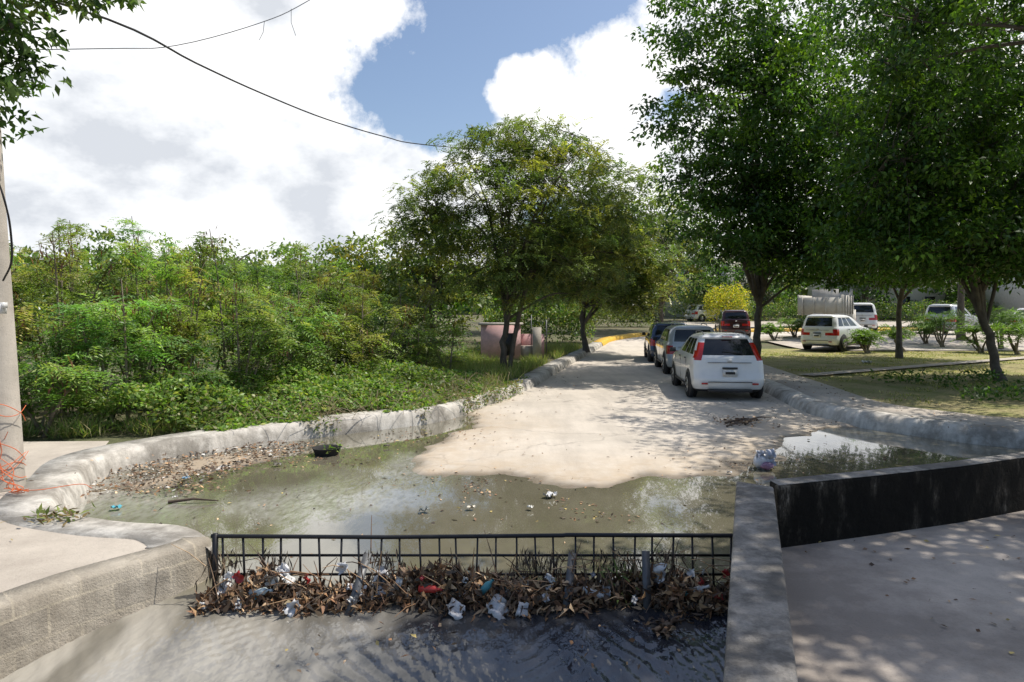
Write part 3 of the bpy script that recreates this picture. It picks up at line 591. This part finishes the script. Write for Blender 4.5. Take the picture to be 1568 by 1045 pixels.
leafquads(q,np.c_[x,y,z],np.c_[rng.normal(0,1,(n,2)),rng.normal(0,.6,n)],rng.uniform(.05,.12,n),rng.uniform(.035,.075,n),vc)
n=4200;t_=rng.uniform(11.2,17.5,n);kx=np.interp(t_,LB[iw+20:,1],LB[iw+20:,0]);clump=(vnoise(t_,t_*0,1.6)>.45)
t_=t_[clump];kx=kx[clump];n=len(t_)
leafquads(q,np.c_[kx-rng.uniform(-.03,.6,n),t_,rng.uniform(.05,.42,n)],np.c_[rng.normal(.4,1,n),rng.normal(0,1,n),rng.normal(-.2,.5,n)],rng.uniform(.05,.1,n),rng.uniform(.02,.05,n),pick([(.13,.2,.05),(.10,.16,.04),(.28,.24,.12),(.2,.15,.09)],n,.2))
for i in range(260):
    t0=random.uniform(11.2,17);kx=float(np.interp(t0,LB[iw+20:,1],LB[iw+20:,0]));a=np.array([kx-random.uniform(.1,2.2),t0,.33]);L=random.uniform(.2,.9);an=random.uniform(0,6.28)
    tube(q,[a,a+[L*.5*math.cos(an),L*.5*math.sin(an),random.uniform(.05,.35)],a+[L*math.cos(an),L*math.sin(an),random.uniform(-.05,.4)]],.005,3,(.3,.24,.16))
q.obj('ground_vines',M_LEAF)
def grass(name,n,fx,h,pal,w=.012,lean=.35):
    q=Q();P=fx(n);n=len(P)
    leafquads(q,P,np.c_[rng.normal(0,lean,(n,2)),np.ones(n)],rng.uniform(.5,1.1,n)*h,w,pick(pal,n,.2),up=rng.normal(0,1,(n,3)),curl=.3);return q.obj(name,M_LEAF)
def f1(n):
    y=rng.uniform(15.5,34,n);kx=np.interp(y,LB[:,1][iw+20:],LB[:,0][iw+20:]);x=kx-.6-rng.random(n)*4.5
    m=~((x>-.8-.02*y)&(y>25)&(y<30)&(x<1.7))&(fbm(x,y,.8,3)>.40);return np.c_[x,y,.2+0*x][m]
grass('tall_grass',26000,f1,.5,[(.22,.29,.09),(.29,.32,.12),(.15,.21,.06),(.36,.32,.17)],.02)
def f2(n):
    c=rng.uniform(0,1,(n//50,2));P=np.repeat(c,50,0);x=-9.5+P[:,0]*5.2;y=np.interp(x,[-9.5,-6.6,-4.3],[9.95,10.6,11.4])+P[:,1]*.5
    x=x+rng.normal(0,.08,len(x));y=y+rng.normal(0,.08,len(x));return np.c_[x,y,.2+0*x]
grass('grass_tufts',2600,f2,.38,[(.16,.25,.06),(.2,.28,.08),(.38,.33,.18)],.014,.6)
xs=np.arange(7,34,.5);ys=np.arange(10,34,.5);X,Y=np.meshgrid(xs,ys);P=np.c_[X.ravel(),Y.ravel()];s_=sd_poly(P,CORR)
f=grid_faces(len(xs),len(ys));f=f[(s_>1.0)[f].all(1)]
q=Q();q.add(np.c_[P,.235+rise(P[:,1])+.03*fbm(P[:,0],P[:,1],.5)],f);q.obj('lawn',M_LAWN,smooth=True)
def f3(n):
    P=np.c_[rng.uniform(8,26,n),rng.uniform(14,33,n)];s=sd_poly(P,CORR);P=P[(s>1.75)&(fbm(P[:,0],P[:,1],.9)>.45)];return np.c_[P,np.full(len(P),.24)]
grass('lawn_blades',40000,f3,.08,[(.26,.29,.065),(.45,.38,.18),(.17,.20,.05)],.016,.6)
q=Q();n=9000;x=rng.uniform(9.6,20,n);y=rng.uniform(14.2,18.5,n)+(x-9.6)*.18;m=fbm(x,y,1.1,3)>.46;x=x[m];y=y[m];n=len(x)
leafquads(q,np.c_[x,y,.26+rng.random(n)*.28],np.c_[rng.normal(0,1,(n,2)),rng.normal(.3,.5,n)],rng.uniform(.08,.16,n),rng.uniform(.04,.07,n),pick(GR_D,n,.2));q.obj('ground_cover_plants',M_LEAF)
def strip(name,a,b,w,z,mat,n=20):
    a=np.array(a,float);b=np.array(b,float);t=nrm(b-a);nn=np.array([-t[1],t[0]])*w/2;v=[]
    for k in range(n+1):
        p=a+(b-a)*k/n
        for s in (-1,1): pp=p+nn*s;v.append((pp[0],pp[1],z+float(rise(pp[1]))))
    q=Q();q.add(v,[[2*i,2*i+1,2*i+3,2*i+2] for i in range(n)]);return q.obj(name,mat)
strip('garden_path',(8.6,20.0),(24,29.5),.55,.30,M_PAVE)
xs=np.arange(11,60,1.);ys=np.arange(30,62,1.);X,Y=np.meshgrid(xs,ys);P=np.c_[X.ravel(),Y.ravel()];s_=sd_poly(P,CORR)
f=grid_faces(len(xs),len(ys));ok=((P[:,1]>31.5)&(s_>1.7)&(P[:,0]>13));f=f[ok[f].all(1)]
q=Q();q.add(np.c_[P,.29+rise(P[:,1])],f);q.obj('parking_lot',M_PAVE)
def hedge(name,x0,x1,y,h,pal,n):
    q=Q();x=rng.uniform(x0,x1,n);yy=y+rng.normal(0,.5,n);z=.2+rise(yy)+rng.random(n)**.6*h*(.6+.8*fbm(x,yy,.8,3))
    leafquads(q,np.c_[x,yy,z],rng.normal(0,1,(n,3)),rng.uniform(.12,.22,n),rng.uniform(.07,.12,n),pick(pal,n,.25));q.obj(name,M_LEAF)
hedge('hedge',3,11,53,1.6,GR_C,5000);hedge('yellow_hedge',16.2,19.6,57,3.2,[(.5,.45,.05),(.3,.35,.05),(.55,.45,.06)],3500)
hedge('hedge',-1.5,4.5,37.5,2.2,GR_D+GR_C,6000);hedge('hedge',20,44,61,1.9,GR_D+GR_C,9000);hedge('hedge',14,21,60,2.4,GR_C,3500)
def palm(x,y,h,seed):
    g=np.random.default_rng(seed);zb=.22+float(rise(y));e=empty('garden_palm',(x,y,zb));qb=Q();ql=Q()
    for s in range(5):
        a=g.uniform(0,6.28);hh=h*g.uniform(.2,.5);tp=np.array([.3*math.cos(a),.3*math.sin(a),hh]);tube(qb,[(0.05*s,0,0),tp*.5,tp],[.05,.04,.03],6)
        for k in range(10):
            b=g.uniform(0,6.28);L=h*g.uniform(.35,.6);D=np.array([[math.cos(b),math.sin(b),g.uniform(.5,1.6)]])
            fronds(ql,tp[None],D,L,14,.3*h/2.2,.04,np.array([[.12,.20,.045]])*g.uniform(.6,1.5),.6)
    qb.obj('stems',M_BARK2,e);ql.obj('fronds',M_LEAF,e)
for i,(u,y,h) in enumerate([(1325,31,1.9),(1380,32,2.1),(1440,34,3.2),(1530,33,3.4),(1500,31,2.0),(1555,30,2.2),(1185,38,1.8),(1215,40,2.0),(1415,36,2.0)]): palm((u-784)/1045*y,y,h,300+i)
# ---------------------------------------------------------------- vehicles
def car(name,loc,rz,paint,L=4.2,Wd=1.7,H=1.55,suv=False,lamps='high',plate=True):
    e=empty(name,loc,rz);sy=L/4.2;sx=Wd/1.7;sz=H/1.55
    lv=[(.20,.16,4.02,.74),(.26,.07,4.14,.80),(.36,.01,4.19,.84),(.50,-.01,4.2,.85),(.56,.015,4.2,.852),(.66,.05,4.18,.853),(.78,.06,4.12,.852),(.86,.07,4.0,.845),
        (.93,.08,3.72,.835),(.98,.09,3.3,.822),(1.01,.10,3.12,.806),(1.05,.13,3.02,.788),(1.15,.19,2.80,.755),(1.25,.26,2.58,.722),(1.34,.33,2.38,.688),(1.42,.40,2.2,.648),(1.46,.38,2.08,.615),(1.50,.42,1.95,.56),(1.535,.58,1.75,.46),(1.55,.90,1.5,.3),(1.555,1.2,1.3,.05)]
    if suv: lv=[(z,(yr if z<1.1 else .1+(yr-.12)*.5),yf,hw*(1 if z<1 else 1+.10*(z-1)/.5)) for z,yr,yf,hw in lv]
    rx_=[-.84,-.76,-.4,0,.4,.76,.84]
    V=[];nr=0
    for z,yr,yf,hw in lv:
        ln=max(yf-yr,.1);rr=min(1,ln/2);ring=[]
        for x in rx_: ring.append((x*hw,yr+.12*x*x*rr))
        ring.append((.95*hw,yr+.17*rr))
        for t in (0,.2,.23,.48,.51,.8,.86,1): ring.append((hw*(1-.03*(t>.9)-.02*(t==0)),yr+.30*rr+t*(ln-.60*rr)))
        ring.append((.90*hw,yf-.14*rr))
        for x in rx_[::-1]: ring.append((x*hw*.97,yf-.10*x*x*rr))
        ring.append((-.90*hw,yf-.14*rr))
        for t in (1,.86,.8,.51,.48,.23,.2,0): ring.append((-hw*(1-.03*(t>.9)-.02*(t==0)),yr+.30*rr+t*(ln-.60*rr)))
        ring.append((-.95*hw,yr+.17*rr))
        nr=len(ring);V+=[(x*sx,y*sy,z*sz) for x,y in ring]
    F=[];MI=[]
    for k in range(len(lv)-1):
        zm=(lv[k][0]+lv[k+1][0])/2
        for i in range(nr):
            j=(i+1)%nr;F.append((k*nr+i,k*nr+j,(k+1)*nr+j,(k+1)*nr+i));mi=0
            if 1.05<zm<1.42:
                if 1<=i<=4: mi=1
                if i in (8,10,12): mi=1
                if 18<=i<=21 or i in(17,22): mi=1
                if i in (27,29,31): mi=1
            if lamps=='high' and .90<zm<1.30 and i in (5,6,nr-1,0): mi=2
            if lamps=='high' and .96<zm<1.12 and i in (7,nr-2): mi=2
            if lamps=='low' and .68<zm<.93 and i in (4,5,6,7,0,1,nr-1,nr-2)and not (i in(4,1) and zm>.8): mi=2
            if .64<zm<.86 and i in (15,16,17,22,23,24): mi=4
            if zm<.25: mi=3
            if .4<zm<.62 and 18<=i<=21: mi=3
            MI.append(mi)
    F.append(tuple(range(nr-1,-1,-1)));MI.append(3)
    F.append(tuple((len(lv)-1)*nr+i for i in range(nr)));MI.append(0)
    o=poly('body',V,F,paint,e,True)
    for m in (M_GLASS,M_RED,M_TRIM,M_LAMPW): o.data.materials.append(m)
    for p,m in zip(o.data.polygons,MI): p.material_index=m
    es=o.modifiers.new('es','EDGE_SPLIT');es.split_angle=math.radians(32)
    qt=Q();qr=Q();qa=Q()
    def disc(q,x,y,z,r,w,n=24):
        th=np.linspace(0,2*np.pi,n,endpoint=False)
        prof=[(0.001,-w/2),(r*.93,-w/2),(r,-w/2+.02),(r,w/2-.02),(r*.93,w/2),(0.001,w/2)]
        v=[(x+b,y+a*math.cos(t),z+a*math.sin(t)) for a,b in prof for t in th]
        f=[[j*n+i,j*n+(i+1)%n,(j+1)*n+(i+1)%n,(j+1)*n+i] for j in range(5) for i in range(n)];q.add(v,f)
    R=.31*(1.12 if suv else 1)
    for sd_ in (-1,1):
        for y in (.78*sy,3.35*sy):
            xw=sd_*(.85*sx-.08);disc(qt,xw,y,R,R,.22)
            disc(qa,sd_*(.85*sx-.045),y,R+.03,R+.065,.11)
            disc(qr,sd_*(.85*sx+.012),y,R,R*.62,.05,20)
            for k in range(5):
                a=k*2*math.pi/5
                box(qt,(sd_*(.85*sx+.04),y+.12*math.cos(a+.63),R+.12*math.sin(a+.63)),(.01,.05,.08),rotx(a+.63+math.pi/2))
    qt.obj('tires',M_TIRE,e,False);qr.obj('rims',M_RIM,e);qa.obj('wheel_arches',M_TRIM,e)
    q=Q();X=.85*sx
    for s in (-1,1):
        for y in (1.35,2.25): box(q,(s*(X-.012),y*sy,.92*sz),(.03,.16,.025))
        for y in (1.12,2.05,2.98): box(q,(s*(X+.001),y*sy,.66*sz),(.006,.012,.58*sz))
        box(q,(s*(X+.002),2.05*sy,.30*sz),(.012,1.9*sy,.05))
        box(q,(s*(X+.07),2.98*sy,1.03*sz),(.16,.09,.12),None,(1,1,1),.85)
    box(q,(0,-.0*sy,.44*sz),(1.0*sx,.03,.016));box(q,(0,.04,.24*sz),(1.0*sx,.1,.07))
    box(q,(0,.075*sy,.885*sz),(1.0*sx,.03,.010))
    box(q,(.1,.15*sy,1.13*sz),(.5,.02,.015),roty(.25));box(q,(0,.03,.76*sz),(.34*sx,.06,.04))
    q.obj('trim',M_TRIM,e)
    q=Q()
    box(q,(0,.01,.62*sz+.03),(.33,.03,.15));box(q,(0,.055*sy,.93*sz),(.09,.03,.06))
    q.obj('license_plate',M_WHITE,e)
    q=Q();box(q,(0,-.007,.62*sz+.03),(.22,.006,.06));q.obj('plate_text',M_TRIM,e)
    q=Q()
    for s in (-1,1): box(q,(s*.58*sx,.03,.40*sz),(.14,.03,.04))
    box(q,(0,.36*sy,1.475*sz),(.24,.03,.02));q.obj('reflectors',M_RED,e)
    q=Q()
    for s in (-1,1):
        tube(q,cr([(s*.50*sx,.62*sy,1.50*sz),(s*.50*sx,.8*sy,1.575*sz),(s*.50*sx,1.6*sy,1.585*sz),(s*.48*sx,1.85*sy,1.50*sz)],4),.014,6)
    q.obj('roof_rails',M_STRUT,e)
    return e
P_WHITE=plain('white_paint',(.78,.78,.77),.3,0,.8,.03);P_SILV=plain('silver_paint',(.50,.52,.54),.3,.2,.8,.05)
P_BLUE=plain('dark_blue_paint',(.03,.05,.10),.25,.3,1,.1);P_MAR=plain('maroon_paint',(.06,.015,.015),.3,.2,.8,.1);P_GREY=plain('grey_paint',(.12,.12,.13),.3,.3,.8,.1)
gz=lambda y:.05+float(rise(y))
car('parked_car',(5.10,15.95,.065),-.10,P_WHITE,4.2,1.70,1.57,lamps='high')
car('parked_car',(5.88,22.0,.07),-.11,P_SILV,4.4,1.75,1.62,suv=True,lamps='low')
car('parked_car',(6.38,27.2,.07),-.14,P_BLUE,4.4,1.75,1.62,suv=True,lamps='low')
car('parked_suv',(14.1,31.6,.30+float(rise(31.6))),-.85,P_WHITE,4.4,1.78,1.68,suv=True,lamps='low')
car('parked_suv',(13.3,40.5,gz(40)+.2),-.2,P_MAR,4.3,1.75,1.65,suv=True,lamps='low')
car('parked_suv',(22.6,44,.3+float(rise(44))),-.35,P_WHITE,4.6,1.85,1.95,suv=True,lamps='low')
car('parked_suv',(26.5,42.5,.3+float(rise(42))),-.9,P_SILV,4.6,1.85,1.9,suv=True,lamps='low')
car('parked_car',(15.5,60,.25+float(rise(60))),-1.2,P_WHITE,4.3,1.75,1.55,lamps='low')
car('parked_car',(9.6,61,.25+float(rise(61))),-1.2,P_GREY,4.3,1.75,1.6,lamps='low')
car('parked_car',(33,44,.3+float(rise(44))),-1.0,P_WHITE,4.4,1.78,1.6,lamps='low')
e=empty('dump_truck',(16.9,37.5,.3+float(rise(37.5))),-.62)
M_OLDW=concrete('old_white_paint',(.68,.65,.58),(.56,.53,.47),.4,(.25,.2,.15),1,.1)
q=Q();box(q,(0,1.7,1.45),(2.2,3.4,.08))
for s in (-1,1):
    box(q,(s*1.08,1.7,2.0),(.05,3.4,1.05))
    for y in (.1,.9,1.7,2.5,3.3): box(q,(s*1.13,y,2.0),(.06,.09,1.08))
box(q,(0,.02,1.93),(2.2,.05,.92));box(q,(0,3.4,2.2),(2.2,.06,1.45))
for x in (-.9,-.3,.3,.9): box(q,(x,-.03,1.93),(.08,.05,.96))
q.obj('dump_bed',M_OLDW,e)
q=Q();box(q,(0,4.5,1.25),(1.95,1.6,.95));box(q,(0,4.4,2.25),(1.85,1.3,1.05),None,(1,1,1),.9);box(q,(0,5.6,1.15),(1.7,.9,.7),None,(1,1,1),.9);q.obj('cab',M_OLDW,e)
q=Q();box(q,(0,4.42,2.27),(1.9,.8,.5));box(q,(0,4.4,2.27),(1.5,1.36,.5));q.obj('cab_windows',M_GLASS,e)
q=Q();box(q,(0,2.6,.85),(.8,5.4,.22))
for s in (-1,1):
    for y in (.8,5.2):
        th=np.linspace(0,2*np.pi,20,endpoint=False);prof=[(.001,-.15),(.43,-.15),(.46,-.1),(.46,.1),(.43,.15),(.001,.15)]
        v=[(s*.85+b,y+a*math.cos(t),.46+a*math.sin(t)) for a,b in prof for t in th];q.add(v,[[j*20+i,j*20+(i+1)%20,(j+1)*20+(i+1)%20,(j+1)*20+i] for j in range(5) for i in range(20)])
q.obj('chassis_and_wheels',M_TIRE,e)
# ---------------------------------------------------------------- pole, cables, buildings
e=empty('utility_pole',(-5.52,7.35,.28));q=Q()
tube(q,[(0,0,0),(-.06,0,1.5),(-.13,0,3),(-.3,0,6.5),(-.4,0,9)],[.235,.20,.165,.13,.11],20);q.obj('shaft',M_POLE,e,True)
q=Q();box(q,(.1,-.17,1.93),(.14,.1,.1));box(q,(.16,-.17,1.97),(.06,.07,.06));tube(q,[(.05,-.18,1.9),(.03,-.2,1.4),(.09,-.22,.4)],.008,5);q.obj('meter_box',M_WHITE,e)
M_ORG=plain('orange_netting',(.75,.16,.04),.5)
q=Q();g=np.random.default_rng(5)
for i in range(7):
    z=g.uniform(.1,.95);a=[( .25*math.cos(t)+g.normal(0,.008),-.25*math.sin(t)+g.normal(0,.008),z+.15*math.sin(t*1.5+i)) for t in np.linspace(-.3,2.6,9)];tube(q,cr(a,3),.004,4)
for i in range(5):
    a=[(.1+g.normal(0,.05)+.30*t,-.2-.1*t+g.normal(0,.03),.6*(1-t)**2+.03+g.uniform(0,.02)) for t in np.linspace(0,1.3,8)];tube(q,cr(a,3),.004,4)
tube(q,cr([(.2,-.2,.05),(.5,-.15,.02),(.8,.1,.02),(1.0,.0,.0)],5),.004,4)
q.obj('orange_netting',M_ORG,e)
q=Q();n=90;P=np.c_[rng.normal(-4.15,.14,n),rng.normal(6.25,.1,n),rng.uniform(.29,.36,n)];leafquads(q,P,rng.normal(0,1,(n,3))*[1,1,.5],rng.uniform(.05,.13,n),rng.uniform(.015,.04,n),pick([(.12,.16,.05),(.28,.2,.1),(.2,.24,.07),(.12,.08,.05)],n));q.obj('weed_pile',M_LEAF)
def w3(u,v,d): return ((u-784)/1045*d,d,2.2+(475-v)/1045*d)
q=Q();pts=[(-7.4,7.6,6.3)]+[w3(*k) for k in ((165,30,9.5),(300,97,12),(400,143,14.5),(500,183,17.5),(590,210,21),(650,222,24),(800,235,34))];tube(q,cr(pts,5),.018,5);q.obj('power_cable',M_TIRE)
q=Q();pts=[(-9,9,5.6)]+[w3(*k) for k in ((150,75,10),(270,70,11),(400,35,12),(475,0,12.5),(620,-90,13.5))];tube(q,cr(pts,5),.007,4)
tube(q,[w3(405,33,12),w3(403,50,12),w3(397,62,12)],.005,4);tube(q,[w3(446,14,12.2),w3(446,35,12.2),w3(453,55,12.2)],.005,4);q.obj('power_cable',M_STRUT)
q=Q();tube(q,cr([w3(-5,270,6.5),w3(8,310,6.5),w3(16,350,6.6),w3(18,400,6.8),w3(5,430,7.0)],4),.010,4);q.obj('power_cable',M_TIRE)
M_PINK=plain('pink_plaster',(.72,.46,.46),.9,0,0,.12)
e=empty('pink_hut',(0,27.6,.2));q=Q();box(q,(-.45,.6,.7),(1.6,1.6,1.4));box(q,(.75,.9,.5),(1.2,.12,1.0));q.obj('walls',M_PINK,e)
q=Q();box(q,(-.45,.6,1.43),(1.8,1.8,.08));box(q,(1.0,-.2,.65),(.35,.25,1.3));box(q,(.6,.1,.3),(.5,.4,.5));q.obj('roof_and_pillar',M_POLE,e)
q=Q();box(q,(-.1,-.215,.62),(.4,.02,.9));q.obj('door',M_METAL,e)
q=Q();box(q,(.78,0,.9),(.04,.04,1.8));box(q,(1.4,.2,.8),(.05,.05,1.6));q.obj('posts',M_STRUT,e)
M_HW=plain('house_plaster',(.62,.60,.55),.9,0,0,.08);M_REDP=plain('red_plaster',(.45,.06,.07),.8)
def house(name,x,y,w,d,h,mat,n=4,par=None):
    z=.2+float(rise(y));e=empty(name,(x,y,z));q=Q();box(q,(0,0,h/2),(w,d,h));q.obj('walls',mat,e)
    q=Q();box(q,(0,0,h+.12),(w+.4,d+.4,.25));q.obj('roof_slab',M_POLE,e)
    q=Q()
    for fl in range(int(h//2.8)):
        for i in range(n): box(q,(-w/2+(i+.5)*w/n,-d/2-.005,1.5+fl*2.8),(w/n*.4,.05,1.2))
    q.obj('windows',M_GLASS,e)
    q=Q()
    for fl in range(int(h//2.8)):
        for i in range(n): box(q,(-w/2+(i+.5)*w/n,-d/2-.04,.85+fl*2.8),(w/n*.5,.12,.08))
    q.obj('sills',M_POLE,e)
    if par is not None: q=Q();box(q,(0,0,h+.65),(w,d,.8));q.obj('parapet',par,e)
house('white_house',21.5,72,9,8,5.6,M_HW,4);house('white_house',38,70,12,8,5.6,M_HW,5);house('white_house',47,58,8,8,5.6,M_HW,3,M_REDP);house('white_house',54,66,10,8,5.6,M_HW,4)
